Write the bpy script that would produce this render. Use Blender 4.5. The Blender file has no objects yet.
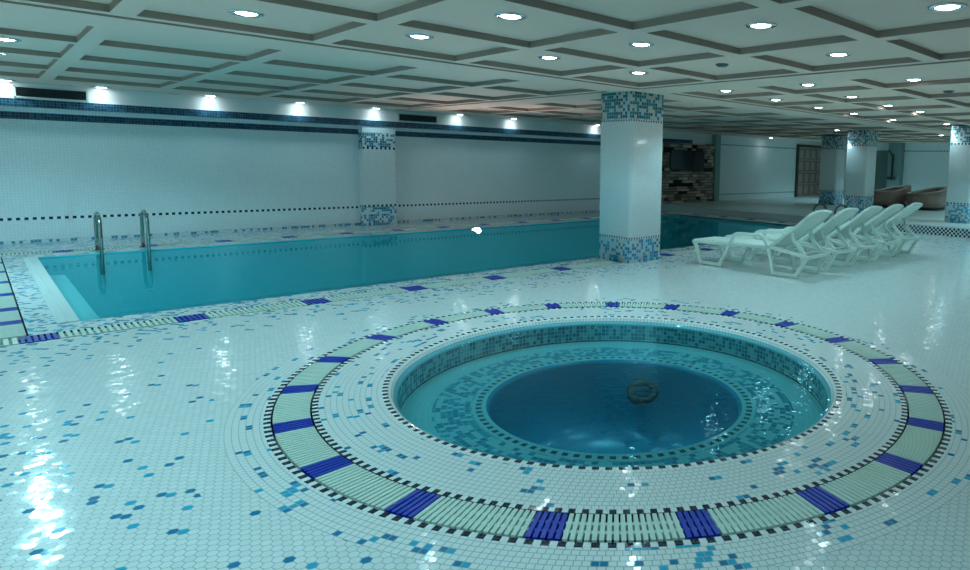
import bpy, bmesh, math, random
from mathutils import Vector, Matrix
random.seed(7)
PI = math.pi
SC = bpy.context.scene
COL = SC.collection

# ------------------------------------------------------------------ helpers
class MB:
    """collects shapes for ONE mesh"""
    def __init__(s):
        s.bm = bmesh.new()
    def quad(s, pts, mi=0):
        f = s.bm.faces.new([s.bm.verts.new(p) for p in pts]); f.material_index = mi; return f
    def box(s, x0, x1, y0, y1, z0, z1, mi=0):
        v = [s.bm.verts.new(p) for p in ((x0,y0,z0),(x1,y0,z0),(x1,y1,z0),(x0,y1,z0),(x0,y0,z1),(x1,y0,z1),(x1,y1,z1),(x0,y1,z1))]
        for f in ((3,2,1,0),(4,5,6,7),(0,1,5,4),(1,2,6,5),(2,3,7,6),(3,0,4,7)):
            s.bm.faces.new([v[i] for i in f]).material_index = mi
    def obox(s, c, ux, uy, uz, mi=0):
        """box about c with half-axis vectors"""
        c, ux, uy, uz = map(Vector, (c, ux, uy, uz))
        v = [s.bm.verts.new(c + a*ux + b*uy + d*uz) for d in (-1,1) for a, b in ((-1,-1),(1,-1),(1,1),(-1,1))]
        for f in ((3,2,1,0),(4,5,6,7),(0,1,5,4),(1,2,6,5),(2,3,7,6),(3,0,4,7)):
            s.bm.faces.new([v[i] for i in f]).material_index = mi
    def tube(s, path, r, n=10, mi=0, caps=True):
        path = [Vector(p) for p in path]
        rings = []
        up = None
        for i, p in enumerate(path):
            t = (path[min(i+1, len(path)-1)] - path[max(i-1, 0)]).normalized()
            if up is None:
                up = Vector((0,0,1)) if abs(t.z) < .9 else Vector((1,0,0))
            a = (up - t*up.dot(t)).normalized(); up = a
            b = t.cross(a)
            rings.append([s.bm.verts.new(p + r*(a*math.cos(2*PI*k/n) + b*math.sin(2*PI*k/n))) for k in range(n)])
        for A, B in zip(rings, rings[1:]):
            for k in range(n):
                f = s.bm.faces.new((A[k], A[(k+1)%n], B[(k+1)%n], B[k])); f.smooth = True; f.material_index = mi
        if caps:
            s.bm.faces.new(rings[0][::-1]).material_index = mi; s.bm.faces.new(rings[-1]).material_index = mi
    def sweep(s, path, x0, x1, th, mi=0):
        """flat bar following (y,z) path, th thick in its plane, from x0 to x1"""
        P = [Vector(p) for p in path]; L, R = [], []
        for i, p in enumerate(P):
            d0 = (P[i]-P[i-1]).normalized() if i else (P[1]-P[0]).normalized()
            d1 = (P[i+1]-P[i]).normalized() if i < len(P)-1 else d0
            n0, n1 = Vector((-d0.y, d0.x)), Vector((-d1.y, d1.x))
            n = (n0+n1).normalized(); k = th/2/max(.5, n.dot(n0))
            L.append(p+n*k); R.append(p-n*k)
        rows = [[s.bm.verts.new((x, q.x, q.y)) for q in S] for S in (L, R) for x in (x0, x1)]
        l0, l1, r0, r1 = rows
        for i in range(len(P)-1):
            for a, b in ((l0,l1),(l1,r1),(r1,r0),(r0,l0)):
                s.bm.faces.new((a[i], b[i], b[i+1], a[i+1])).material_index = mi
        for i in (0, -1):
            s.bm.faces.new((l0[i], l1[i], r1[i], r0[i])).material_index = mi
    def lathe(s, c, prof, n=48, mi=0, smooth=True, close=False):
        """prof = [(r,z)...] spun about the vertical through c"""
        rings = []
        for r, z in prof:
            if r < 1e-6: rings.append([s.bm.verts.new((c[0], c[1], c[2]+z))])
            else: rings.append([s.bm.verts.new((c[0]+r*math.cos(2*PI*k/n), c[1]+r*math.sin(2*PI*k/n), c[2]+z)) for k in range(n)])
        for A, B in zip(rings, rings[1:]):
            for k in range(n):
                j = (k+1) % n
                vs = [A[0], B[k], B[j]] if len(A) == 1 else ([A[k], A[j], B[0]] if len(B) == 1 else [A[k], A[j], B[j], B[k]])
                f = s.bm.faces.new(vs); f.smooth = smooth; f.material_index = mi
    def holes(s, outer, inners, z, mi=0):
        """flat face with holes"""
        es = []
        for loop in [outer]+inners:
            vs = [s.bm.verts.new((x, y, z)) for x, y in loop]
            es += [s.bm.edges.new((vs[i], vs[(i+1) % len(vs)])) for i in range(len(vs))]
        r = bmesh.ops.triangle_fill(s.bm, use_beauty=True, use_dissolve=False, edges=es)
        for f in r['geom']:
            if isinstance(f, bmesh.types.BMFace):
                f.normal_update()
                if f.normal.z < 0: f.normal_flip()
                f.material_index = mi
    def build(s, name, mats, parent=None, bevel=0, seg=2, fix=True, off=None):
        if fix: bmesh.ops.recalc_face_normals(s.bm, faces=s.bm.faces)
        me = bpy.data.meshes.new(name); s.bm.to_mesh(me); s.bm.free()
        for m in (mats if isinstance(mats, (list, tuple)) else [mats]): me.materials.append(m)
        o = bpy.data.objects.new(name, me); COL.objects.link(o)
        if off: o.location = off
        if parent: o.parent = parent
        if bevel:
            b = o.modifiers.new('bevel', 'BEVEL'); b.width = bevel; b.segments = seg; b.limit_method = 'ANGLE'; b.angle_limit = .6
        return o

def tag(o, label, cat, group=None, kind=None):
    o['label'] = label; o['category'] = cat
    if group: o['group'] = group
    if kind: o['kind'] = kind
    return o
def empty(name, loc, label, cat, group=None, kind=None):
    o = bpy.data.objects.new(name, None); o.empty_display_size = .2; COL.objects.link(o); o.location = loc
    return tag(o, label, cat, group, kind)
def struct(o):
    o['kind'] = 'structure'; return o
def copy_tree(o, parent=None):
    c = o.copy(); COL.objects.link(c)
    if parent: c.parent = parent
    for ch in list(o.children): copy_tree(ch, c)
    return c

# ------------------------------------------------------------------ node helper
class S:
    def __init__(s, nt, sock): s.nt, s.k = nt, sock
    def _m(s, op, *o, clamp=False):
        n = s.nt.nodes.new('ShaderNodeMath'); n.operation = op; n.use_clamp = clamp
        for i, v in enumerate((s,)+o):
            if isinstance(v, S): s.nt.links.new(v.k, n.inputs[i])
            else: n.inputs[i].default_value = v
        return S(s.nt, n.outputs[0])
    def __add__(s, o): return s._m('ADD', o)
    def __sub__(s, o): return s._m('SUBTRACT', o)
    def __mul__(s, o): return s._m('MULTIPLY', o)
    def __truediv__(s, o): return s._m('DIVIDE', o)
    def __lt__(s, o): return s._m('LESS_THAN', o)
    def __gt__(s, o): return s._m('GREATER_THAN', o)
    def mod(s, o): return s._m('FLOORED_MODULO', o)
    def floor(s): return s._m('FLOOR')
    def abs(s): return s._m('ABSOLUTE')
    def max(s, o): return s._m('MAXIMUM', o)
    def min(s, o): return s._m('MINIMUM', o)
    def sqrt(s): return s._m('SQRT')
    def atan2(s, o): return s._m('ARCTAN2', o)
    def clamp(s): return s._m('ADD', 0., clamp=True)
    def inv(s): return s*-1.+1.
    def between(s, a, b): return (s > a)*(s < b)
    def smooth(s, a, b):
        n = s.nt.nodes.new('ShaderNodeMapRange'); n.clamp = True
        s.nt.links.new(s.k, n.inputs[0]); n.inputs[1].default_value = a; n.inputs[2].default_value = b
        return S(s.nt, n.outputs[0])

def srgb(r, g, b):
    f = lambda c: (c/12.92 if c <= .04045 else ((c+.055)/1.055)**2.4)
    return (f(r/255), f(g/255), f(b/255), 1)

class Mat:
    def __init__(s, name):
        s.m = bpy.data.materials.new(name); s.m.use_nodes = True; s.nt = s.m.node_tree
        s.p = s.nt.nodes['Principled BSDF']
    def n(s, t): return s.nt.nodes.new(t)
    def pos(s):
        g = s.n('ShaderNodeNewGeometry'); x = s.n('ShaderNodeSeparateXYZ'); s.nt.links.new(g.outputs['Position'], x.inputs[0])
        return [S(s.nt, x.outputs[i]) for i in range(3)]
    def vec(s, a, b, c=0.):
        n = s.n('ShaderNodeCombineXYZ')
        for i, v in enumerate((a, b, c)):
            if isinstance(v, S): s.nt.links.new(v.k, n.inputs[i])
            else: n.inputs[i].default_value = v
        return n.outputs[0]
    def rnd(s, a, b, c=0.):
        w = s.n('ShaderNodeTexWhiteNoise'); w.noise_dimensions = '3D'; s.nt.links.new(s.vec(a, b, c), w.inputs['Vector'])
        return S(s.nt, w.outputs['Value']), w.outputs['Color']
    def noise(s, scale, detail=2., v=None):
        t = s.n('ShaderNodeTexNoise'); t.inputs['Scale'].default_value = scale; t.inputs['Detail'].default_value = detail
        if v is None:
            g = s.n('ShaderNodeNewGeometry'); v = g.outputs['Position']
        s.nt.links.new(v, t.inputs['Vector'])
        return S(s.nt, t.outputs[0])
    def mix(s, f, a, b):
        n = s.n('ShaderNodeMix'); n.data_type = 'RGBA'
        for i, v in ((0, f), (6, a), (7, b)):
            if isinstance(v, S): s.nt.links.new(v.k, n.inputs[i])
            elif isinstance(v, bpy.types.NodeSocket): s.nt.links.new(v, n.inputs[i])
            else: n.inputs[i].default_value = v
        return n.outputs[2]
    def col(s, c):
        if isinstance(c, bpy.types.NodeSocket): s.nt.links.new(c, s.p.inputs['Base Color'])
        else: s.p.inputs['Base Color'].default_value = c
        return s
    def set(s, **k):
        for a, v in k.items():
            i = s.p.inputs[a.replace('_', ' ')]
            if isinstance(v, S): s.nt.links.new(v.k, i)
            else: i.default_value = v
        return s
    def tilt(s, rcol, amt):
        """each tile laid a hair out of level"""
        a = s.n('ShaderNodeVectorMath'); a.operation = 'SUBTRACT'; s.nt.links.new(rcol, a.inputs[0]); a.inputs[1].default_value = (.5,.5,.5)
        b = s.n('ShaderNodeVectorMath'); b.operation = 'SCALE'; s.nt.links.new(a.outputs[0], b.inputs[0]); b.inputs['Scale'].default_value = amt
        g = s.n('ShaderNodeNewGeometry')
        c = s.n('ShaderNodeVectorMath'); c.operation = 'ADD'; s.nt.links.new(b.outputs[0], c.inputs[0]); s.nt.links.new(g.outputs['Normal'], c.inputs[1])
        d = s.n('ShaderNodeVectorMath'); d.operation = 'NORMALIZE'; s.nt.links.new(c.outputs[0], d.inputs[0])
        s.nt.links.new(d.outputs[0], s.p.inputs['Normal'])
    def bump(s, h, strength, dist=.01):
        b = s.n('ShaderNodeBump'); b.inputs['Strength'].default_value = strength; b.inputs['Distance'].default_value = dist
        s.nt.links.new(h.k, b.inputs['Height']); s.nt.links.new(b.outputs[0], s.p.inputs['Normal'])

def plain(name, c, rough=.5, metal=0., **k):
    m = Mat(name); m.col(c); m.set(Roughness=rough, Metallic=metal, **k); return m.m

# ------------------------------------------------------------------ colours
WHITE_TILE = (.80, .83, .83, 1)
GROUT = (.30, .36, .37, 1)
BLUE_A = (.006, .20, .40, 1)
BLUE_B = (.015, .40, .62, 1)
NAVY = (.006, .014, .035, 1)

SPA = (3.635, 3.746)

# ------------------------------------------------------------------ materials
def hex_floor():
    m = Mat('white_hexagon_tile'); x, y, z = m.pos(); w = .046; s3 = 3**.5
    X, Y = (x-y)*(.70711/w), (x+y)*(.70711/w)
    ax, ay = X.mod(1.)-.5, Y.mod(s3)-s3/2
    bx, by = (X-.5).mod(1.)-.5, (Y-s3/2).mod(s3)-s3/2
    sel = (ax*ax+ay*ay) < (bx*bx+by*by)
    gx, gy = ax*sel+bx*sel.inv(), ay*sel+by*sel.inv()
    ix, iy = ((X-gx)*2.+.5).floor(), ((Y-gy)/(s3/2)+.5).floor()
    d = gx.abs().max(gx.abs()*.5+gy.abs()*(s3/2))
    tile = d.smooth(.475, .445)
    r1, c1 = m.rnd(ix, iy, 0.)
    r2, _ = m.rnd((ix/4.).floor(), iy, 3.)
    r3, _ = m.rnd(ix, iy, 9.)
    # where the setter scattered blue tiles: thick by the pool gutter, thin on the open floor at its end
    near = (y.smooth(6.75, 7.75))*(y < 7.74)*.20
    cop = y.between(8.02, 14.45)*x.between(.3, 16.7)*.30
    back = (y > 14.6)*.35
    end = x.smooth(1.75, .2)*(y < 7.75)*.052
    far = x.smooth(13.4, 14.5)*y.smooth(3., 4.5)*.07
    dens = near.max(cop).max(back).max(end).max(far)
    blue = (r1 < dens*.6).max(r2 < dens*.42)
    bcol = m.mix(r3 > .45, BLUE_A, BLUE_B)
    wh = m.mix(r3, WHITE_TILE, (.74, .78, .78, 1))
    m.col(m.mix(tile, GROUT, m.mix(blue, wh, bcol)))
    m.set(Roughness=tile*-.42+.5, IOR=1.5)
    m.tilt(c1, .045)
    return m.m

def polar_tile(name, dots, blue_d, base=WHITE_TILE, blues=(BLUE_A, BLUE_B), blue_all=None, w=.0375, rough=.09, grout=GROUT):
    """square tiles laid in rings about the whirlpool; dots = [(r0, r1, count)] rows of alternating black tiles"""
    m = Mat(name); x, y, z = m.pos()
    X, Y = x-SPA[0], y-SPA[1]
    r = (X*X+Y*Y).sqrt(); th = Y.atan2(X)/(2*PI)+.5
    ri = (r/w).floor(); rc = (ri+.5)*w
    n = (rc*(2*PI/w)+.5).floor()
    t = th*n+ri.mod(2.)*.5; ti = t.floor()
    er = (r/w-ri-.5).abs(); et = (t-ti-.5).abs()
    tile = er.max(et).smooth(.47, .42)
    r1, c1 = m.rnd(ti, ri, 1.); r2, _ = m.rnd((ti/2.).floor(), ri, 4.); r3, _ = m.rnd(ti, ri, 7.); r4, _ = m.rnd((ti/2.).floor(), (ri/2.).floor(), 5.)
    if blue_all is None: blue = (r1 < blue_d*.12).max(r2 < blue_d*.35).max((r4 < blue_d*.75)*(r1 < .7))*(r > 1.83)
    else: blue = (r1 < blue_all)*r.between(*blue_d)
    c = m.mix(blue, base, m.mix(r3 > .5, *blues))
    c = m.mix(tile, grout, c)
    for r0, rr, cnt in dots:
        k = (th*cnt).mod(2.)
        b = r.between(r0, rr)
        c = m.mix(b, c, m.mix(k.between(.95, 2.05), base, NAVY))
    m.col(c); m.set(Roughness=tile*-(.45-rough)+.45, IOR=1.5); m.tilt(c1, .045)
    return m.m

def upright_tile(name, zones, base=(.80, .86, .88, 1), w=.05, rough=.25, grout=(.62,.66,.66,1), tilt=.012, polar=None):
    """square wall tile; zones = [(z0, z1, cell, [(share, colour)...] or 'dots'/'dark')] up the wall"""
    m = Mat(name); x, y, z = m.pos(); u = x-y
    if polar:
        u = (y-SPA[1]).atan2(x-SPA[0])*polar
    def grid(cw, e=.44):
        iu, iv = (u/cw).floor(), (z/cw).floor()
        return iu, iv, (u/cw-iu-.5).abs().max((z/cw-iv-.5).abs()).smooth(.49, e)
    iu, iv, tl = grid(w)
    r, c1 = m.rnd(iu, iv, 2.)
    c = m.mix(tl, grout, m.mix(r, base, tuple(v*.95 for v in base[:3])+(1,)))
    for z0, z1, cw, spec in zones:
        b = z.between(z0, z1)
        a, bb, t = grid(cw, .40)
        rr, cc = m.rnd(a, bb, 5.)
        if spec == 'dots':
            k = (u/cw).floor().mod(2.)
            zc = m.mix(k > .5, base, NAVY)
        else:
            zc = spec[0][1]; acc = spec[0][0]
            for sh, cl in spec[1:]:
                zc = m.mix(rr > acc, zc, cl); acc += sh
            zc = m.mix(t, grout if spec[0][1][2] > .3 else (.10,.2,.25,1), zc)
        c = m.mix(b, c, zc)
    m.col(c); m.set(Roughness=rough, IOR=1.45); m.tilt(c1, tilt)
    return m.m

TEAL_D = (.010, .12, .20, 1); TEAL_M = (.03, .27, .42, 1); PALE = (.62, .76, .80, 1)
DARKBAND = [(.5, (.008,.035,.075,1)), (.3, (.012,.06,.11,1)), (.2, (.02,.10,.17,1))]
M = {}
M['floor'] = hex_floor()
M['ring'] = polar_tile('whirlpool_surround_tile', [(1.765,1.803,300),(2.212,2.252,420),(2.49,2.53,420)], .085)
M['trench'] = plain('gutter_trench_concrete', (.02,.035,.04,1), .6)
M['cream'] = plain('cream_plastic_grating', (.62,.74,.66,1), .35)
M['blue'] = plain('blue_plastic_grating', (.001,.035,.45,1), .3)
M['wall_back'] = upright_tile('white_wall_tile', [(0,.06,.05,[(.45,TEAL_M),(.55,PALE)]),(.42,.47,.055,'dots'),(2.23,2.36,.047,DARKBAND)], w=.05)
M['wall'] = upright_tile('white_wall_tile_with_lines', [(.42,.47,.055,'dots'),(2.46,2.52,.06,'dots')], w=.05)
M['bulkhead'] = upright_tile('bulkhead_plaster_and_band', [(2.44,2.58,.047,DARKBAND)], base=(.78,.82,.82,1), w=5., grout=(.78,.82,.82,1))
M['pilaster'] = upright_tile('pilaster_tile', [(0,.46,.055,[(.45,PALE),(.25,TEAL_M),(.2,BLUE_B),(.1,TEAL_D)]),(.46,.51,.055,'dots'),(1.93,2.28,.055,[(.4,PALE),(.25,TEAL_M),(.35,TEAL_D)]),(1.88,1.93,.055,'dots')], w=.05)
MOSB = [(.50,PALE),(.30,(.015,.42,.72,1)),(.20,(.012,.30,.54,1))]
MOST = [(.42,PALE),(.35,(.01,.30,.42,1)),(.23,(.006,.19,.29,1))]
M['column'] = upright_tile('column_tile', [(-.1,.40,.055,MOSB),(.405,.435,.03,'dots'),(2.37,2.40,.03,'dots'),(2.41,3,.055,MOST)], base=(.88,.94,.97,1), w=.035, rough=.2, tilt=.03)
M['column_far'] = upright_tile('raised_column_tile', [(.1,.72,.055,MOSB),(.725,.765,.045,'dots'),(2.36,2.41,.045,'dots'),(2.42,3,.055,MOST)], w=.05, rough=.2)
def riser():
    m = Mat('checked_step_tile'); x, y, z = m.pos(); cw = .05
    k = ((y/cw).floor()+(z/cw).floor()).mod(2.)
    m.col(m.mix(y < 8.7, (.42,.48,.49,1), m.mix(k > .5, (.6,.72,.76,1), NAVY))); m.set(Roughness=.25); return m.m
M['riser'] = riser()
def platform():
    m = Mat('platform_pale_tile'); x, y, z = m.pos(); cw = .07
    k = ((y/cw).floor()+(x/cw).floor()).mod(2.)
    m.col(m.mix((x < 17.55)*(y < 8.7), (.62,.70,.70,1), m.mix(k > .5, (.6,.72,.76,1), NAVY))); m.set(Roughness=.35); return m.m
M['platform'] = platform()
M['ceil'] = plain('ceiling_paint', (.88,.66,.555,1), .7)
M['side_dark'] = plain('coffer_side_dark', (.36,.27,.22,1), .7)  # coffer and beam sides, same hue as the ceiling but darker
M['pool_tile'] = upright_tile('turquoise_pool_tile', [], base=(.01,.58,.66,1), w=.06, grout=(.01,.48,.54,1))
def pool_floor():
    m = Mat('turquoise_pool_mosaic'); x, y, z = m.pos(); w = .06
    i, j = (x/w).floor(), (y/w).floor(); r, c = m.rnd(i, j, 0.)
    m.col(m.mix(r, (.004,.42,.52,1), (.012,.62,.70,1))); m.set(Roughness=.3); return m.m
M['pool_floor'] = pool_floor()
M['coping'] = plain('pale_pool_coping', (.62,.72,.72,1), .3)
M['spa_wall'] = upright_tile('whirlpool_wall_mosaic', [(-.3,-.075,.04,[(.35,(.25,.50,.50,1)),(.3,(.05,.27,.33,1)),(.35,(.02,.15,.20,1))])], base=(.6,.72,.70,1), w=.0375, polar=1.70)
M['spa_bench'] = polar_tile('whirlpool_bench_mosaic', [(1.085,1.13,170)], (1.16,1.46), base=(.36,.58,.55,1), blues=((.015,.17,.25,1),(.03,.28,.36,1)), blue_all=.55, w=.045, rough=.3, grout=(.3,.5,.5,1))
M['spa_well'] = upright_tile('whirlpool_well_tile', [], base=(.015,.30,.44,1), w=.0375, grout=(.012,.26,.38,1), polar=1.06)
M['spa_floor'] = plain('whirlpool_blue_floor', (.02,.24,.42,1), .4)
M['drain'] = plain('dark_drain_plastic', (.002,.008,.01,1), .6)
M['steel'] = plain('polished_steel', (.36,.40,.37,1), .2, 1.)
M['dark_steel'] = plain('dark_steel', (.08,.12,.12,1), .3, 1.)
M['white_plastic'] = plain('white_moulded_plastic', (.74,.86,.80,1), .3)
M['chrome'] = plain('chrome_trim', (.75,.78,.80,1), .12, 1.)
M['vent_frame'] = plain('vent_frame_enamel', (.55,.62,.60,1), .4)
M['vent_slat'] = plain('vent_dark_slats', (.02,.03,.035,1), .5)
M['wood'] = plain('brown_door_wood', (.42,.31,.27,1), .45)
M['wood_dark'] = plain('dark_door_frame_wood', (.07,.052,.045,1), .5)
M['tv_bezel'] = plain('black_television_plastic', (.012,.014,.016,1), .25)
M['tv_screen'] = plain('dark_television_glass', (.006,.012,.018,1), .06)
M['brown_gloss'] = plain('brown_gloss_shell', (.30,.185,.155,1), .16)
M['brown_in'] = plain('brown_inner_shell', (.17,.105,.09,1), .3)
M['black'] = plain('black_plinth', (.012,.012,.012,1), .5)
M['dark_void'] = plain('dark_recess_panel', (.14,.20,.19,1), .5)
M['grey_panel'] = plain('grey_green_panel', (.22,.33,.33,1), .5)
def stone():
    m = Mat('split_ledgestone'); g = m.n('ShaderNodeNewGeometry')
    r = S(m.nt, g.outputs['Random Per Island']); n = m.noise(14, 4)
    c = m.mix(r, (.06,.045,.04,1), (.95,.74,.63,1))
    m.col(m.mix(n*.6, c, (.30,.23,.20,1))); m.set(Roughness=.8); return m.m
M['stone'] = stone()
M['stone_back'] = plain('dark_mortar', (.02,.015,.014,1), .9)
def lens():
    m = Mat('lit_lamp_lens'); m.col((1,1,1,1)); m.p.inputs['Emission Color'].default_value = (.88,.97,1,1); m.p.inputs['Emission Strength'].default_value = 20; return m.m
M['lens'] = lens()
def water(name, tint, bump, scale, dist, ior=1.33, detail=3):
    m = bpy.data.materials.new(name); m.use_nodes = True; nt = m.node_tree; nt.nodes.clear()
    out = nt.nodes.new('ShaderNodeOutputMaterial'); mx = nt.nodes.new('ShaderNodeMixShader')
    tr = nt.nodes.new('ShaderNodeBsdfTransparent'); gl = nt.nodes.new('ShaderNodeBsdfGlossy'); fr = nt.nodes.new('ShaderNodeFresnel')
    tr.inputs[0].default_value = tint; gl.inputs['Roughness'].default_value = .02; gl.inputs['Color'].default_value = (.34,.85,.93,1); fr.inputs[0].default_value = ior
    g = nt.nodes.new('ShaderNodeNewGeometry'); n = nt.nodes.new('ShaderNodeTexNoise'); n.inputs['Scale'].default_value = scale; n.inputs['Detail'].default_value = detail
    nt.links.new(g.outputs['Position'], n.inputs['Vector'])
    b = nt.nodes.new('ShaderNodeBump'); b.inputs['Strength'].default_value = bump; b.inputs['Distance'].default_value = dist
    nt.links.new(n.outputs[0], b.inputs['Height']); nt.links.new(b.outputs[0], gl.inputs['Normal']); nt.links.new(b.outputs[0], fr.inputs['Normal'])
    nt.links.new(fr.outputs[0], mx.inputs[0]); nt.links.new(tr.outputs[0], mx.inputs[1]); nt.links.new(gl.outputs[0], mx.inputs[2]); nt.links.new(mx.outputs[0], out.inputs[0])
    return m
M['pool_water'] = water('pool_water', (.55,.93,.95,1), .35, 5, .004, 1.22)
M['spa_water'] = water('whirlpool_water', (.52,.86,.92,1), 1., 15, .0035, 1.33, 1)

# ------------------------------------------------------------------ room extents
XL, XR, YF, YB, ZC = -3.0, 31.0, -4.0, 16.13, 2.87
ZP = 2.935                                   # coffer panels
PX0, PX1, PY0, PY1 = .69, 16.3, 8.41, 13.9   # pool water
GX0, GX1, GY0, GY1 = .02, 17.0, 7.73, 14.66  # outside of pool gutter
HX0, HX1, HY0, HY1 = .30, 16.72, 8.03, 14.38 # inside of pool gutter
STEPX, STEPZ = 17.2, .2
NS = 180
def circle(r, n=NS): return [(SPA[0]+r*math.cos(2*PI*k/n), SPA[1]+r*math.sin(2*PI*k/n)) for k in range(n)]
def rect(x0, x1, y0, y1): return [(x0,y0),(x1,y0),(x1,y1),(x0,y1)]

# ------------------------------------------------------------------ floor
R0, RG0, RG1, R1 = 1.735, 2.25, 2.49, 2.74
f = MB()
f.holes(rect(XL, STEPX, YF, YB), [rect(GX0, GX1, GY0, GY1), circle(R1)], 0, 0)
f.holes(rect(HX0, HX1, HY0, HY1), [rect(PX0-.17, PX1+.17, PY0, PY1)], 0, 0)
def annulus(mb, ra, rb, z, mi, za=None):
    A = [mb.bm.verts.new((x, y, z if za is None else za)) for x, y in circle(ra)]; B = [mb.bm.verts.new((x, y, z)) for x, y in circle(rb)]
    for k in range(NS):
        j = (k+1) % NS; mb.bm.faces.new((A[k], B[k], B[j], A[j])).material_index = mi
annulus(f, RG1, R1, 0, 1)
floor = struct(f.build('floor', [M['floor'], M['ring']], fix=False))
t = MB()                                     # gutter trenches sunk in the floor
annulus(t, RG0, RG1, -.09, 0)
for r in (RG0, RG1):
    A = [t.bm.verts.new((x, y, -.09)) for x, y in circle(r)]; B = [t.bm.verts.new((x, y, 0)) for x, y in circle(r)]
    for k in range(NS): t.bm.faces.new((A[k], A[(k+1) % NS], B[(k+1) % NS], B[k]))
t.holes(rect(GX0, GX1, GY0, GY1), [rect(HX0, HX1, HY0, HY1)], -.09)
for q in (rect(GX0, GX1, GY0, GY1), rect(HX0, HX1, HY0, HY1)):
    for k in range(4):
        a, b = q[k], q[(k+1) % 4]; t.quad([(a[0],a[1],-.09),(b[0],b[1],-.09),(b[0],b[1],0),(a[0],a[1],0)])
struct(t.build('floor_gutter', M['trench'], fix=False))
pf = MB(); pf.quad([(STEPX,YF,STEPZ),(XR,YF,STEPZ),(XR,YB,STEPZ),(STEPX,YB,STEPZ)], 0); pf.quad([(STEPX,YF,0),(STEPX,YF,STEPZ),(STEPX,YB,STEPZ),(STEPX,YB,0)], 1)
struct(pf.build('floor_platform', [M['platform'], M['riser']], fix=False))

# ------------------------------------------------------------------ walls
def wall(name, pts, mat):
    w = MB(); w.quad(pts); return struct(w.build(name, mat, fix=False))
wall('wall_back', [(XL,YB,0),(20.9,YB,0),(20.9,YB,3.05),(XL,YB,3.05)], M['wall_back'])
wall('wall_back_far', [(20.9,YB,0),(XR,YB,0),(XR,YB,3.05),(20.9,YB,3.05)], M['wall'])
wall('wall_left', [(XL,YF,0),(XL,YB,0),(XL,YB,3.05),(XL,YF,3.05)], M['wall'])
wall('wall_front', [(XL,YF,0),(XR,YF,0),(XR,YF,3.05),(XL,YF,3.05)], M['wall'])
wall('wall_far', [(XR,YF,0),(XR,YB,0),(XR,YB,3.05),(XR,YF,3.05)], M['wall'])
b = MB(); b.box(XL, 19.3, 15.88, YB, 2.44, ZC)
struct(b.build('trim_1', M['bulkhead'], bevel=.006))
b = MB(); b.box(6.72, 7.56, 15.90, YB, 0, 2.44)
struct(b.build('wall_pilaster', M['pilaster'], bevel=.01))
b = MB(); b.box(20.85, 21.2, 15.95, YB, STEPZ, ZC)
struct(b.build('trim_2', M['grey_panel'], bevel=.01))

# ------------------------------------------------------------------ coffered ceiling
RIB = .18
cols = [(-2.33+.0, None)]
xe = [-2.33, -.70, .93, 2.56, 4.195, 5.83, 7.40]
xcells = [(a+RIB, b) for a, b in zip(xe, xe[1:])]
xf = [8.32-RIB+.0, 9.55, 11.3, 13.25, 15.3, 17.4, 19.5, 21.6, 23.7, 25.8, 27.9, 30.0]
xcells += [(a+RIB, b) for a, b in zip(xf, xf[1:])]
ye = [-3.6, -1.9, -.37, 1.15, 2.66, 4.18, 5.69, 7.20]
ycells = [(a+RIB, b) for a, b in zip(ye, ye[1:])]
yf = [7.98-.02, 9.50, 11.26, 13.05, 14.78]
ycells += [(a+RIB, b) for a, b in zip(yf, yf[1:])]
c = MB()
xs = [XL] + [v for p in xcells for v in p] + [XR]
ys = [YF] + [v for p in ycells for v in p] + [15.88]
for i in range(len(xs)-1):
    for j in range(len(ys)-1):
        x0, x1, y0, y1 = xs[i], xs[i+1], ys[j], ys[j+1]
        if i % 2 == 1 and j % 2 == 1:
            c.quad([(x0,y0,ZP),(x0,y1,ZP),(x1,y1,ZP),(x1,y0,ZP)], 0)
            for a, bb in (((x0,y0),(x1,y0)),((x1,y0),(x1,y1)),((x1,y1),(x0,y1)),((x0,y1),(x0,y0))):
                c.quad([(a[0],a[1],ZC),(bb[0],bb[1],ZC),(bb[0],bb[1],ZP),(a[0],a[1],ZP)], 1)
        else:
            c.quad([(x0,y0,ZC),(x0,y1,ZC),(x1,y1,ZC),(x1,y0,ZC)], 0)
c.quad([(XL,15.88,ZC),(XL,YB,ZC),(XR,YB,ZC),(XR,15.88,ZC)], 0)
struct(c.build('ceiling', [M['ceil'], M['side_dark']], fix=False))
b = MB()                                       # the two crossing beams, a step below the ribs
for x0, x1, y0, y1 in ((XL, XR, 7.33, 8.0), (7.52, 8.25, YF, 7.33), (7.52, 8.25, 8.0, 15.88)):
    b.quad([(x0,y0,2.852),(x1,y0,2.852),(x1,y1,2.852),(x0,y1,2.852)], 0)
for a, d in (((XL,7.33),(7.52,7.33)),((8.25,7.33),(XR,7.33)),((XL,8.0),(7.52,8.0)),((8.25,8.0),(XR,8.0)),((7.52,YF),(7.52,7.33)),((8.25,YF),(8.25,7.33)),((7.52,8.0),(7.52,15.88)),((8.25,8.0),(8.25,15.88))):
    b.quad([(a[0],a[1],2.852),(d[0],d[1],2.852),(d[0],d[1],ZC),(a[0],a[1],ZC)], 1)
struct(b.build('trim_3', [M['ceil'], M['side_dark']], fix=False))

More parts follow.
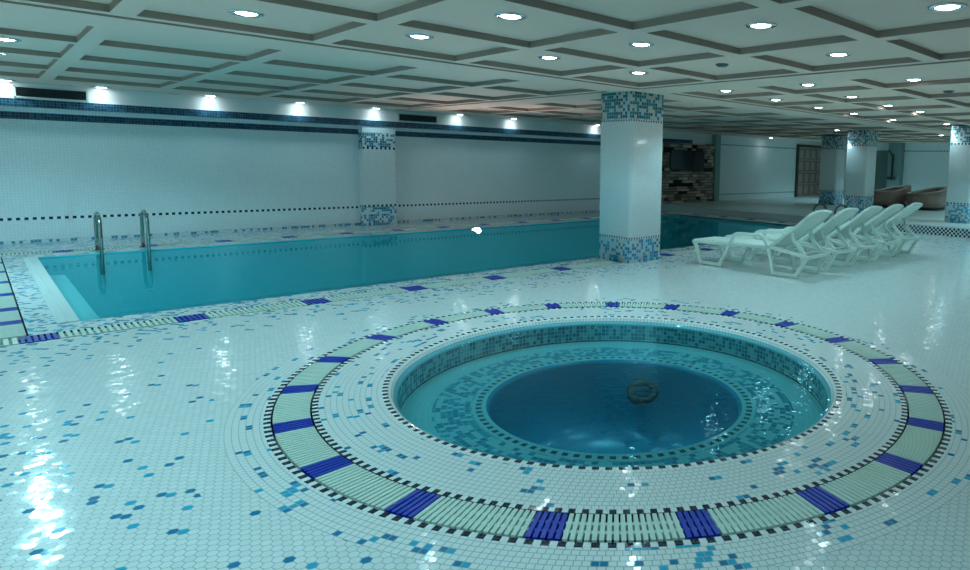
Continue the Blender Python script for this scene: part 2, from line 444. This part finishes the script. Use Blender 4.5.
# ------------------------------------------------------------------ columns
def column(x0, y0, s, z0, mat, label):
    o = MB(); ch = .07
    pts = []
    for cx, cy, a0 in ((x0+s-ch, y0+s-ch, 0), (x0+ch, y0+s-ch, 1), (x0+ch, y0+ch, 2), (x0+s-ch, y0+ch, 3)):
        for k in range(6):
            a = PI/2*(a0+k/5); pts.append((cx+ch*math.cos(a)-x0-s/2, cy+ch*math.sin(a)-y0-s/2))
    A = [o.bm.verts.new((p[0], p[1], 0)) for p in pts]; B = [o.bm.verts.new((p[0], p[1], (2.852 if s > .75 else ZC)-z0)) for p in pts]
    n = len(pts)
    for k in range(n):
        fc = o.bm.faces.new((A[k], A[(k+1) % n], B[(k+1) % n], B[k])); fc.smooth = True
    o.bm.faces.new(A[::-1]); o.bm.faces.new(B)
    ob = o.build('mosaic_column', mat, off=(x0+s/2, y0+s/2, z0))
    return tag(ob, label, 'column', 'tiled columns', 'thing')
column(7.62, 7.56, .80, 0, M['column'], 'big white tiled square column with blue mosaic bands standing at the pool edge')
column(19.0, 5.78, .62, STEPZ, M['column_far'], 'white tiled column with blue mosaic foot at the right edge, before the brown tub')
column(19.8, 9.13, .72, STEPZ, M['column_far'], 'white tiled column with mosaic top behind the loungers, nearer of two overlapping columns')
column(23.3, 11.95, .72, STEPZ, M['column_far'], 'white tiled column half hidden by another column, next to the brown wooden door')

# ------------------------------------------------------------------ swimming pool
pool = empty('swimming_pool', (8.5, 11.15, 0), 'long rectangular swimming pool of turquoise water running along the back wall', 'pool', None, 'thing')
PO = Vector(pool.location)
def pbuild(mb, name, mat, **k):
    o = mb.build(name, mat, **k); o.parent = pool; o.matrix_parent_inverse = Matrix.Translation(-PO); return o
ZB = -1.05
b = MB()
x0, x1, y0, y1 = PX0-.0, PX1, PY0, PY1
b.quad([(x0,y0,ZB),(x1,y0,ZB),(x1,y1,ZB),(x0,y1,ZB)], 1)
for a, d in (((x0,y0),(x1,y0)),((x1,y0),(x1,y1)),((x1,y1),(x0,y1)),((x0,y1),(x0,y0))):
    b.quad([(a[0],a[1],ZB),(d[0],d[1],ZB),(d[0],d[1],0),(a[0],a[1],0)], 0)
pbuild(b, 'basin', [M['pool_tile'], M['pool_floor']], fix=False)
b = MB(); b.quad([(x0,y0,-.018),(x1,y0,-.018),(x1,y1,-.018),(x0,y1,-.018)]); pbuild(b, 'water', M['pool_water'], fix=False)
for xa, xb in ((PX0-.17, PX0), (PX1, PX1+.17)):
    b = MB(); b.box(xa, xb, PY0, PY1, -.06, .012); b.box(xa+.065, xa+.085, PY0, PY1, .0, .018); pbuild(b, 'coping', M['coping'], bevel=.004)
b = MB(); b.box(PX0, PX0+.22, 8.85, 12.6, -.5, -.12); pbuild(b, 'ledge', M['coping'], bevel=.01)
b = MB(); b.lathe((1.55, 9.75, ZB+.005), [(0,.012),(.13,.012),(.15,0)], 24); pbuild(b, 'drain', M['drain'])

# ------------------------------------------------------------------ pool gutter grating
def straight_panels(root, along, a0, a1, b0, b1, name, mat, bars, sup=True):
    mb = MB(); n = bars; p = (a1-a0)/n
    def bx(u0, u1, v0, v1, z0, z1):
        if along == 'x': mb.box(u0, u1, v0, v1, z0, z1)
        else: mb.box(v0, v1, u0, u1, z0, z1)
    for k in range(n): bx(a0+(k+.2)*p, a0+(k+.8)*p, b0, b1, -.03, .004)
    for q in (.28, .72):
        m_ = b0+(b1-b0)*q; bx(a0, a1, m_-.012, m_+.012, -.035, -.006)
    o = mb.build(name, mat); o.parent = root; o.matrix_parent_inverse = Matrix.Translation(-Vector(root.location)); return o
def grating(label, along, u0, u1, b0, b1, blues, blen=.26, first_blue=False):
    loc = ((u0+u1)/2, (b0+b1)/2, 0) if along == 'x' else ((b0+b1)/2, (u0+u1)/2, 0)
    root = empty('overflow_grating', loc, label, 'grating', 'pool overflow gratings')
    cur = u0
    for bb in blues:
        if bb-blen/2 > cur+.05: straight_panels(root, along, cur, bb-blen/2, b0, b1, 'cream_panel', M['cream'], max(2, round((bb-blen/2-cur)/.05)))
        straight_panels(root, along, max(u0, bb-blen/2), min(u1, bb+blen/2), b0, b1, 'blue_panel', M['blue'], 6)
        cur = bb+blen/2
    if u1 > cur+.05: straight_panels(root, along, cur, u1, b0, b1, 'cream_panel', M['cream'], max(2, round((u1-cur)/.05)))
    return root
grating('slatted cream and blue overflow grating along the near pool edge before the big column', 'x', .06, 7.58, GY0+.015, HY0-.015, [.36, 1.52, 2.74, 3.96, 5.18, 6.41])
grating('slatted overflow grating along the near pool edge beyond the big column, behind the loungers', 'x', 8.46, 16.95, GY0+.015, HY0-.015, [8.9, 10.1, 11.3, 12.5, 13.7, 14.9, 16.1])
grating('slatted cream grating with blue pieces along the far pool edge under the back wall', 'x', .06, 16.95, HY1+.015, GY1-.015, [1.05+1.17*k for k in range(14)])
grating('cream grating with blue stripes across the floor at the ladder end of the pool', 'y', 8.06, 14.36, GX0+.015, HX0-.015, [8.75, 9.5, 10.5, 11.5, 12.5, 13.5], .20)
grating('slatted grating at the far end of the pool before the raised platform', 'y', 8.06, 14.36, HX1+.015, GX1-.015, [9.2, 10.3, 11.4, 12.5, 13.6], .26)
def strip_dots(): pass

# ------------------------------------------------------------------ whirlpool
spa = empty('whirlpool', (SPA[0], SPA[1], 0), 'round sunken whirlpool of blue water with a mosaic bench in the front floor', 'whirlpool', None, 'thing')
SO = Vector(spa.location)
def sbuild(mb, name, mat, **k):
    o = mb.build(name, mat, **k); o.parent = spa; o.matrix_parent_inverse = Matrix.Translation(-SO); return o
b = MB(); annulus(b, R0+.035, RG0, 0, 0)
for (ra, za), (rb, zb) in zip([(R0+.035,0),(R0+.025,-.004),(R0+.01,-.012),(R0,-.03)], [(R0+.025,-.004),(R0+.01,-.012),(R0,-.03),(R0-.03,-.065)]):
    annulus(b, rb, ra, za, 0, zb)
for fc in b.bm.faces: fc.smooth = True
sbuild(b, 'rim', M['ring'], fix=False)
b = MB()
b.lathe((SPA[0],SPA[1],0), [(R0-.03,-.065),(1.70,-.075),(1.70,-.25)], NS)
sbuild(b, 'basin_wall', M['spa_wall'])
b = MB(); annulus(b, 1.05, 1.70, -.26, 0); sbuild(b, 'bench', M['spa_bench'], fix=False)
b = MB(); b.lathe((SPA[0],SPA[1],0), [(1.05,-.26),(1.03,-.275),(1.02,-.30),(1.015,-.45),(.99,-.65),(.92,-.84),(.78,-.97),(.5,-1.05),(0,-1.07)], NS); sbuild(b, 'well', M['spa_well'])
b = MB(); b.lathe((0,0,0), [(.09,0),(.09,.03),(.105,.045),(.14,.045),(.155,.03),(.155,0)], 40)
b.bm.transform(Matrix.Translation((SPA[0]+.78, SPA[1]+.42, -.53)) @ Matrix.Rotation(math.radians(28), 4, 'Z') @ Matrix.Rotation(-PI*.14, 4, 'Y'))
sbuild(b, 'inlet', M['drain'])
b = MB(); b.lathe((SPA[0],SPA[1],0), [(R0-.008,-.04),(0,-.04)], NS, smooth=False)
for fc in b.bm.faces:
    fc.normal_update()
    if fc.normal.z < 0: fc.normal_flip()
w_ = sbuild(b, 'water', M['spa_water'], fix=False)

gr = empty('overflow_grating', (SPA[0], SPA[1], 0), 'ring of slatted cream and blue grating panels around the round whirlpool', 'grating')
NSEG = 21; A0 = math.radians(29.9); STEP = 2*PI/NSEG
def ring_panel(a0, a1, n, name, mat):
    mb = MB(); p = (a1-a0)/n
    for k in range(n):
        a = a0+(k+.5)*p
        ra, rb = RG0+.012, RG1-.012; hw0, hw1 = ra*p*.34, rb*p*.34
        d = Vector((math.cos(a), math.sin(a), 0)); tt = Vector((-math.sin(a), math.cos(a), 0))
        v = [mb.bm.verts.new(q) for z in (-.03, .004) for q in (d*ra-tt*hw0+Vector((0,0,z)), d*rb-tt*hw1+Vector((0,0,z)), d*rb+tt*hw1+Vector((0,0,z)), d*ra+tt*hw0+Vector((0,0,z)))]
        for fc in ((3,2,1,0),(4,5,6,7),(0,1,5,4),(1,2,6,5),(2,3,7,6),(3,0,4,7)): mb.bm.faces.new([v[i] for i in fc])
    for rr in (RG0+.085, RG1-.085):                # cross ties that carry the slats
        m_ = 6
        for k in range(m_):
            b0, b1 = a0+(a1-a0)*k/m_, a0+(a1-a0)*(k+1)/m_
            q = [(rr-.012, b0), (rr+.012, b0), (rr+.012, b1), (rr-.012, b1)]
            v = [mb.bm.verts.new((r*math.cos(a), r*math.sin(a), z)) for z in (-.032, -.002) for r, a in q]
            for fc in ((3,2,1,0),(4,5,6,7),(0,1,5,4),(1,2,6,5),(2,3,7,6),(3,0,4,7)): mb.bm.faces.new([v[i] for i in fc])
    o = mb.build(name, mat, gr); return o
for k in range(NSEG):
    c0 = A0+k*STEP
    ring_panel(c0-.0345, c0+.0345, 5, 'blue_panel', M['blue'])
    ring_panel(c0+.0345, c0+STEP-.0345, 17, 'cream_panel', M['cream'])

# ------------------------------------------------------------------ pool ladders
def handrail(px, py, rot, label, h=.66, mat='steel', depth=.35, r=.028, half=.25):
    root = empty('pool_handrail', (px, py, 0), label, 'handrail', 'pool handrails'); root.rotation_euler = (0, 0, rot)
    mb = MB(); c0 = half-.17; pts = [(0, c0+half+.03, .01), (0, c0+half+.01, .25)]; n = 14
    for k in range(n+1):
        a = PI*k/n; pts.append((0, c0+half*math.cos(a), h-.17+.17*math.sin(a)))
    pts += [(0, -.16, .1), (0, -.15, -.15), (0, -.15, -depth)]
    mb.tube(pts, r, 14); mb.build('rail', M[mat], root)
    mb = MB(); mb.lathe((0, c0+half+.03, 0), [(0,.016),(r,.016),(r+.035,.010),(r+.035,0)], 20); mb.build('flange', M[mat], root)
handrail(1.47, 13.95, 0, 'steel arched pool handrail at the far pool edge, nearer the pool corner')
handrail(2.10, 13.95, 0, 'steel arched pool handrail at the far pool edge, the one farther from the pool corner', h=.67)
handrail(16.06, 8.75, -PI/2, 'dark arched handrail at the far pool end, first of two seen over the loungers', h=.66, mat='dark_steel', half=.34)
handrail(16.06, 8.12, -PI/2, 'dark arched handrail at the far pool end, in front of the overlapping columns', h=.66, mat='dark_steel', half=.34)

# ------------------------------------------------------------------ sun loungers
def make_lounger():
    root = empty('sun_lounger', (0,0,0), '', 'sun lounger', 'white sun loungers'); W = .35
    prof = [(1.10,.37),(1.05,.30),(.945,.035),(.56,.035),(.40,.30),(.33,.44),(.27,.555),(.20,.585),(-.22,.595),(-.30,.57),(-.36,.46),(-.41,.33),(-.49,.035),(-.88,.035),(-1.03,.30),(-1.06,.335)]
    for sx in (-1, 1):
        mb = MB(); xa, xb = sorted((sx*W, sx*(W-.05)))
        mb.sweep(prof, xa, xb, .055)
        mb.sweep([(1.11,.375),(.70,.385),(.36,.40)], xa, xb, .05)
        mb.sweep([(-.36,.435),(-.75,.39),(-1.07,.335)], xa, xb, .055)
        mb.sweep([(.36,.40),(-.36,.43)], xa, xb, .04)
        mb.build('side_frame', M['white_plastic'], root, bevel=.008)
    mb = MB()
    for k in range(15):
        y = 1.09-k*.098; z = .385+.035*(k/14)**2+.02*math.sin(PI*k/14)
        mb.obox((0, y, z+.012), (W-.045, 0, 0), (0, .043, .001), (0, 0, .011))
    mb.box(-.04, .04, -.33, 1.12, .372, .392); mb.box(-W+.04, -W+.10, -.33, 1.12, .375, .40); mb.box(W-.10, W-.04, -.33, 1.12, .375, .40)
    mb.build('seat', M['white_plastic'], root, bevel=.006)
    # backrest: a slightly cupped panel with rounded top corners
    mb = MB(); p0, p1 = Vector((-.34,.40)), Vector((-1.10,1.005)); d = (p1-p0); L = d.length; d.normalize(); nrm = Vector((-d.y, d.x))
    nu, nv = 10, 16; top, bot = [], []
    for side, off in ((top, .018), (bot, -.018)):
        for j in range(nv+1):
            s_ = j/nv; row = []
            hw = (W-.012)*(1 if s_ < .9 else math.sqrt(max(.05, 1-((s_-.9)/.1)**2*.30)))
            for i in range(nu+1):
                u = -1+2*i/nu; cup = -.03*(1-u*u)+.018*math.sin(PI*s_)
                q = p0+d*(L*s_)+nrm*(-(off)+cup*-1*-1)
                row.append(mb.bm.verts.new((u*hw, q.x, q.y)))
            side.append(row)
    for S_ in (top, bot):
        for j in range(nv):
            for i in range(nu):
                fc = mb.bm.faces.new((S_[j][i], S_[j][i+1], S_[j+1][i+1], S_[j+1][i])); fc.smooth = True
    for j in range(nv):
        for i in (0, nu): mb.bm.faces.new((top[j][i], top[j+1][i], bot[j+1][i], bot[j][i]))
    for i in range(nu):
        for j in (0, nv): mb.bm.faces.new((top[j][i], top[j][i+1], bot[j][i+1], bot[j][i]))
    back = mb.build('backrest', M['white_plastic'], root)
    for sx in (-1, 1):
        mb = MB(); xa, xb = sorted((sx*(W-.02), sx*(W-.06)))
        mb.sweep([(p0+d*(L*k/6)+nrm*.018)[:] for k in range(6)], xa, xb, .05)
        mb.build('back_rib', M['white_plastic'], back, bevel=.006)
    q = p0+d*(L*.55)
    for sx in (-1, 1):
        mb = MB(); xa, xb = sorted((sx*(W-.07), sx*(W-.12)))
        mb.sweep([(q.x, q.y-.03), (-.80,.56), (-.98,.37)], xa, xb, .05); mb.build('back_prop', M['white_plastic'], root, bevel=.006)
    for a in ((-W,W,-1.085,-1.045,.31,.36),(-W+.05,W-.05,-.93,-.90,.36,.385),(-W,W,1.09,1.13,.345,.39)):
        mb = MB(); mb.box(*a); mb.build('cross_bar', M['white_plastic'], root, bevel=.008)
    return root
LNG = ['white plastic sun lounger nearest the whirlpool, first of the row of five',
       'white plastic sun lounger second in the row of five, behind the nearest one',
       'white plastic sun lounger in the middle of the row of five',
       'white plastic sun lounger fourth in the row of five, next to the last one',
       'white plastic sun lounger last in the row of five, closest to the checked step']
lg = make_lounger()
lounger_tops = []
for k in range(5):
    o = lg if k == 0 else copy_tree(lg)
    o.location = (8.55+.35+.92*k, 5.85, 0); o['label'] = LNG[k]

# ------------------------------------------------------------------ downlights
def make_light():
    mb = MB(); mb.lathe((0,0,0), [(.088,-.001),(.095,-.014),(.118,-.016),(.135,-.010),(.14,0),(.088,0)], 32)
    root = mb.build('recessed_downlight', M['chrome'])
    mb = MB(); mb.lathe((0,0,0), [(0,-.020),(.05,-.018),(.088,-.006)], 24); mb.build('lens', M['lens'], root)
    return root
LIGHTS = [
 (.56,15.70,ZC,'recessed downlight against the back wall just before the left wall vent'),
 (1.84,15.70,ZC,'recessed downlight against the back wall just past the left wall vent'),
 (3.57,15.70,ZC,'recessed downlight against the back wall, second past the left wall vent'),
 (5.28,15.70,ZC,'recessed downlight against the back wall, last one before the tiled pilaster'),
 (7.0,15.70,ZC,'recessed downlight right above the tiled wall pilaster'),
 (9.27,15.70,ZC,'recessed downlight against the back wall just past the right wall vent'),
 (11.0,15.70,ZC,'recessed downlight against the back wall, second past the right wall vent'),
 (14.25,15.70,ZC,'recessed downlight against the back wall, hidden in part by the big mosaic column'),
 (1.80,6.60,ZP,'large lit downlight above the pool corner, biggest in the upper left of the ceiling'),
 (.40,10.4,ZP,'lit downlight cut by the left photo edge, nearer of two over the pool end'),
 (.43,11.86,ZP,'small lit downlight at the left photo edge, farther of two over the pool end'),
 (3.30,6.36,ZP,'lit downlight in the coffer between the big pool-corner lamp and the big column'),
 (3.35,4.83,ZP,'lit downlight in the coffer at the top middle of the photo'),
 (4.96,6.35,ZP,'lit downlight in the coffer by the beam, left of the big mosaic column top'),
 (5.00,4.85,ZP,'lit downlight in the coffer diagonally up from the big column, two rows before it'),
 (6.53,6.37,ZP,'lit downlight directly above the top of the big mosaic column'),
 (4.98,3.35,ZP,'lit downlight upper right of the big column, alone in a large coffer near the top'),
 (5.29,1.87,ZP,'lit downlight in the top right corner of the photo, largest on that side'),
 (6.77,3.52,ZP,'lit downlight in the coffer just before the cross beam on the right'),
 (8.98,6.69,ZP,'lit downlight just past the cross beam, next right of the big column top'),
 (10.72,6.81,ZP,'lit downlight second past the cross beam in the row leading from the big column'),
 (8.99,5.15,ZP,'lit downlight just past the cross beam, middle row over the loungers'),
 (12.6,6.95,ZP,'lit downlight third past the cross beam in the row leading from the big column'),
 (10.94,5.39,ZP,'lit downlight second past the cross beam, middle row over the loungers'),
 (12.85,5.55,ZP,'lit downlight third past the cross beam, middle row over the loungers'),
 (14.4,7.02,ZP,'lit downlight fourth past the cross beam in the row leading from the big column'),
 (16.75,7.08,ZP,'lit downlight nearest the overlapping pair of columns, in the row from the big column'),
 (9.28,3.66,ZP,'lit downlight just past the cross beam in the row nearest the right photo edge'),
 (14.6,5.58,ZP,'lit downlight fourth past the cross beam, middle row over the loungers'),
 (18.9,6.48,ZP,'lit downlight just before the column at the right photo edge'),
 (19.59,10.1,ZC,'tiny lit downlight touching the top of the nearer column of the overlapping pair'),
 (23.79,8.3,ZC,'tiny lit downlight beside the top of the column at the right edge'),
 (24.3,15.6,ZC,'tiny greenish downlight by the wall before the brown wooden door'),
]
POWER = 41.
def lamp(x, y, z, pw, cone=122, blend=.55):
    L = bpy.data.lights.new('downlight_beam', 'SPOT'); L.energy = pw; L.spot_size = math.radians(cone); L.spot_blend = blend; L.shadow_soft_size = .07
    L.color = (.40, .88, 1.0)
    o = bpy.data.objects.new('downlight_beam', L); COL.objects.link(o); o.location = (x, y, z-.035)
lt = make_light()
for k, (x, y, z, lab) in enumerate(LIGHTS):
    o = lt if k == 0 else copy_tree(lt)
    o.location = (x, y, z); tag(o, lab, 'downlight', 'recessed ceiling downlights')
    if x < .5 and y < 13: lamp(x, y, z, POWER*2.9, 150, .2)      # the open wide lamps at the pool end
    else: lamp(x, y, z, POWER*((.12 if x > 20 else .26 if x < 8 else .17) if y > 15 else 1)*(.5 if x > 18.5 else 1)*(.6 if y < 2 else 1)*(.5 if 18.5 < x < 19 else 1))
# lamps of the same ceiling outside the frame, plus unseen fill added over the platform
for x, y in ((-1.6,-.9),(.1,-1.),(1.8,-.9),(-1.6,.7),(.1,.7),(-1.6,2.3),(.1,2.3),(-1.6,3.9),(-1.6,5.4),(.1,3.9),(.1,5.5),
             (9.1,1.9),(11.2,1.9),(13.2,3.4),(15.2,3.4),(18.,3.2),(20.5,4.),(23.5,3.),(26.5,4.5),(28.,8.),(26.8,12.)):
    lamp(x, y, ZP, POWER*(6.2 if x > 19 else 1), 140 if x > 19 else 122)
for y in (9.8, 11.9): lamp(-1.5, y, ZP, POWER*2.2, 150, .2)

def pool_fill(x, y, z, d, pw):
    L = bpy.data.lights.new('underwater_fill', 'SPOT'); L.energy = pw; L.spot_size = math.radians(118); L.spot_blend = .8; L.shadow_soft_size = .08; L.color = (.45,.92,1)
    o = bpy.data.objects.new('underwater_fill', L); COL.objects.link(o); o.location = (x, y, z); o.rotation_euler = Vector(d).to_track_quat('-Z', 'Y').to_euler()
for k in range(6): pool_fill(1.9+2.6*k, 8.52, -.45, (0, 1, -.6), (70, 66, 56, 44, 36, 32)[k])   # unseen fill lights added under the near edge to brighten the water

L = bpy.data.lights.new('pool_light_beam', 'SPOT'); L.energy = 150; L.spot_size = math.radians(138); L.spot_blend = .9; L.shadow_soft_size = .06; L.color = (1,.84,.78)
o = bpy.data.objects.new('pool_light_beam', L); COL.objects.link(o); o.location = (8.62, 13.8, .02); o.rotation_euler = Vector((-.1,-.8,1)).to_track_quat('-Z', 'Y').to_euler()
pl = empty('pool_light', (8.62, 13.9, -.035), 'bright flat oval lamp at the waterline of the far pool wall, past the pilaster', 'pool light')
mb = MB(); mb.lathe((0,0,0), [(.085,.0),(.09,.02),(.12,.02),(.125,0)], 28); mb.bm.transform(Matrix.Diagonal((1.3,1,.42,1)) @ Matrix.Rotation(PI/2, 4, 'X')); mb.build('ring', M['chrome'], pl)
mb = MB(); mb.lathe((0,0,0), [(0,.03),(.05,.026),(.085,.006)], 24); mb.bm.transform(Matrix.Diagonal((1.3,1,.42,1)) @ Matrix.Rotation(PI/2, 4, 'X')); mb.build('lens', M['lens'], pl)

# smoke detectors
for x, y, lab in ((6.61, 5.0, 'small dark round ceiling sensor between two lamps above the big column side'), (10.95, 3.76, 'small dark round ceiling sensor near the right photo edge among the lamps')):
    mb = MB(); mb.lathe((0,0,0), [(0,-.035),(.05,-.033),(.07,-.022),(.085,0)], 24); o = mb.build('ceiling_sensor', M['dark_steel'], off=(x, y, ZP)); tag(o, lab, 'ceiling sensor', 'ceiling sensors')

# ------------------------------------------------------------------ air vents
for x0, x1, lab in ((.66, 1.66, 'long dark louvred air vent in a pale frame high on the back wall, upper left'), (7.62, 8.70, 'dark louvred air vent high on the back wall beside the tiled pilaster')):
    root = empty('air_vent', ((x0+x1)/2, 15.88, 2.70), lab, 'air vent', 'wall air vents'); hw = (x1-x0)/2; hh = .105
    mb = MB()
    for a in ((-hw,hw,-hh,-hh+.025),(-hw,hw,hh-.025,hh),(-hw,-hw+.03,-hh,hh),(hw-.03,hw,-hh,hh)): mb.box(a[0],a[1],-.025,0,a[2],a[3])
    mb.build('frame', M['vent_frame'], root, bevel=.004)
    mb = MB(); mb.box(-hw+.02, hw-.02, -.006, 0, -hh+.02, hh-.02)
    for k in range(7):
        z = -hh+.035+k*.0235; mb.obox((0,-.013,z), (hw-.03,0,0), (0,.009,.004), (0,-.001,.002))
    mb.box(-.008,.008,-.023,0,-hh+.02,hh-.02)
    mb.build('louvre', M['vent_slat'], root)

# ------------------------------------------------------------------ stone panel and television
mb = MB(); x0, x1, z0, z1 = 17.55, 20.83, STEPZ, 2.47
root = empty('stone_cladding', ((x0+x1)/2, 16.1, STEPZ), 'rough brown ledgestone cladding on the back wall around the television', 'stone cladding')
RO = Matrix.Translation(-Vector(root.location))
mb.box(x0, x1, 16.05, 16.125, z0, z1); o = mb.build('mortar_bed', M['stone_back'], root); o.matrix_parent_inverse = RO
mb = MB(); z = z0
while z < z1-.05:
    hgt = random.uniform(.07, .14); x = x0+random.uniform(0, .1)
    while x < x1-.06:
        ln = random.uniform(.18, .6); e = min(x+ln, x1)
        if random.random() < .93: mb.box(x, e-.02, 16.06-random.uniform(.03,.10), 16.06, z, min(z+hgt-.02, z1))
        x = e
    z += hgt
o = mb.build('ledgestone', M['stone'], root, bevel=.008); o.matrix_parent_inverse = RO
tv = empty('television', (19.05, 15.86, 1.8), 'flat black television hung on the brown stone cladding', 'television')
mb = MB(); mb.box(-1.0, 1.0, 0, .06, -.38, .38); mb.box(-.1, .1, .06, .2, -.1, .1); mb.build('bezel', M['tv_bezel'], tv, bevel=.01)
mb = MB(); mb.box(-.95, .95, -.004, .002, -.33, .34); mb.build('screen', M['tv_screen'], tv)

# ------------------------------------------------------------------ wooden door
door = bpy.data.objects.new('door_1', None); COL.objects.link(door); door.location = (28.6, YB, STEPZ); struct(door)
mb = MB()
for a in ((-1.25,-1.12,0,2.5),(1.12,1.25,0,2.5),(-1.25,1.25,2.38,2.5)): mb.box(a[0],a[1],-.10,0,a[2],a[3])
mb.build('door_frame', M['wood_dark'], door, bevel=.01)
mb = MB(); mb.box(-1.12, 1.12, -.04, 0, 0, 2.38)
for i in range(4):
    for j in range(4):
        cx, cz = -.84+.56*i, .34+.57*j
        mb.box(cx-.20, cx+.20, -.062, -.04, cz-.19, cz+.19); 
        for a in ((-.24,.24,-.24,-.215),(-.24,.24,.215,.24),(-.24,-.215,-.24,.24),(.215,.24,-.24,.24)): mb.box(cx+a[0],cx+a[1],-.055,-.04,cz+a[2],cz+a[3], 1)
mb.build('door_leaf', [M['wood'], M['wood_dark']], door, bevel=.006)
mb = MB(); mb.tube([(.05,-.04,1.05),(.05,-.10,1.05),(.17,-.10,1.05)], .012, 8); mb.build('door_handle', M['steel'], door)

# dark recess and post at the far end
b = MB(); b.box(30.93, XR, 13.05, 14.9, STEPZ, 2.5); struct(b.build('door_2', M['dark_void']))
b = MB(); b.box(30.55, XR, 12.45, 13.05, STEPZ, ZC); struct(b.build('trim_4', M['grey_panel'], bevel=.01))
sh = empty('shower', (30.40, 12.75, STEPZ), 'dark shower column with overhead arm beside the grey post behind the brown tubs', 'shower')
mb = MB(); mb.tube([(0,0,.9),(0,0,2.1)]+[(-.35*math.sin(PI/2*k/6), 0, 2.1+.15*(1-math.cos(PI/2*k/6))*1.) for k in range(1,7)]+[(-.5,0,2.25)], .05, 10); mb.tube([(0,0,1.9),(.15,0,1.9)], .03, 8); mb.tube([(0,0,1.2),(.15,0,1.2)], .03, 8); mb.build('riser_pipe', M['dark_steel'], sh)
mb = MB(); mb.lathe((-.5,0,2.2), [(0,.05),(.03,.05),(.14,.01),(.14,0),(0,0)], 20); mb.build('shower_head', M['dark_steel'], sh)
mb = MB(); mb.tube([(0,-.16,1.0),(0,.16,1.0)], .045, 10); mb.lathe((-.05,-.16,.93), [(0,0),(.04,0),(.04,.14),(0,.14)], 10); mb.lathe((-.05,.16,.93), [(0,0),(.04,0),(.04,.14),(0,.14)], 10); mb.build('mixer', M['dark_steel'], sh)

# ------------------------------------------------------------------ brown tubs
def make_tub():
    root = empty('tub', (0,0,0), '', 'tub', 'brown tubs')
    n = 48
    def ring(mb, rx, ry, zf, lift, dx=0):
        out = []
        for k in range(n):
            a = 2*PI*k/n; cx, sy = math.cos(a), math.sin(a)
            sx_ = math.copysign(abs(cx)**.8, cx); sy_ = math.copysign(abs(sy)**.8, sy)
            back = max(0, .5*(cx*.75-sy*.66)+.5)**1.6
            out.append(mb.bm.verts.new((dx+rx*sx_, ry*sy_, zf+lift*back)))
        return out
    def skin(mb, rows):
        for A, B in zip(rows, rows[1:]):
            for k in range(n):
                fc = mb.bm.faces.new((A[k], A[(k+1) % n], B[(k+1) % n], B[k])); fc.smooth = True
    mb = MB(); rows = [ring(mb, .78, .58, .10, 0), ring(mb, .86, .62, .25, .02), ring(mb, .90, .65, .42, .08), ring(mb, .91, .66, .56, .20), ring(mb, .88, .64, .61, .23), ring(mb, .80, .56, .615, .23), ring(mb, .74, .50, .585, .22)]
    skin(mb, rows); mb.bm.faces.new(rows[0][::-1]); mb.build('shell', M['brown_gloss'], root)
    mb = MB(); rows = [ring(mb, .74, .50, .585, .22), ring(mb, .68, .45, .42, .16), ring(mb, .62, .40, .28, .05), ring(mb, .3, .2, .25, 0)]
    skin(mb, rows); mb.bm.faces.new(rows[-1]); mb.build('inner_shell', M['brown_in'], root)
    mb = MB(); mb.obox((.48,-.30,.69), (.06,.07,0), (.14,-.12,0), (-.02,.01,.06)); mb.build('headrest', M['black'], root, bevel=.03, seg=3)
    mb = MB(); rows = [ring(mb, .76, .56, 0, 0), ring(mb, .76, .56, .11, 0)]; skin(mb, rows); mb.bm.faces.new(rows[0][::-1]); mb.bm.faces.new(rows[1]); mb.build('plinth', M['black'], root)
    return root
tb = make_tub(); tb.location = (24.3, 10.2, STEPZ); tb['label'] = 'glossy brown rounded tub behind the loungers, beside the column pair and below the shower'
t2 = copy_tree(tb); t2.location = (24.3, 8.82, STEPZ); t2['label'] = 'glossy brown rounded tub partly hidden by the column at the right edge'

# ------------------------------------------------------------------ camera
fw = Vector((0.7185498104566773, 0.6867365145133671, -0.1099050932700804))
rt = Vector((0.6924480495376735, -0.7211613678353989, 0.02102332593212148)); up = rt.cross(fw)
cd = bpy.data.cameras.new('camera'); cam = bpy.data.objects.new('camera', cd); COL.objects.link(cam)
R = Matrix((rt, up, -fw)).transposed().to_4x4(); R.translation = (0, 0, 1.7); cam.matrix_world = R
cd.sensor_fit = 'HORIZONTAL'; cd.sensor_width = 36; cd.lens = 645.6966/970*36
cd.shift_x = -157.042/970; cd.shift_y = (233.606-285)/970; cd.clip_end = 200
SC.camera = cam

# ------------------------------------------------------------------ world and view
w = bpy.data.worlds.new('world'); SC.world = w; w.use_nodes = True
w.node_tree.nodes['Background'].inputs[0].default_value = (.5,.9,1,1); w.node_tree.nodes['Background'].inputs[1].default_value = 0.02
SC.view_settings.view_transform = 'Standard'; SC.view_settings.look = 'None'; SC.view_settings.gamma = 1; SC.view_settings.exposure = 0.25
SC.view_settings.use_curve_mapping = False
SC.cycles.max_bounces = 10; SC.cycles.diffuse_bounces = 5; SC.cycles.transparent_max_bounces = 12
SC.cycles.sample_clamp_indirect = 25
SC.cycles.use_denoising = True
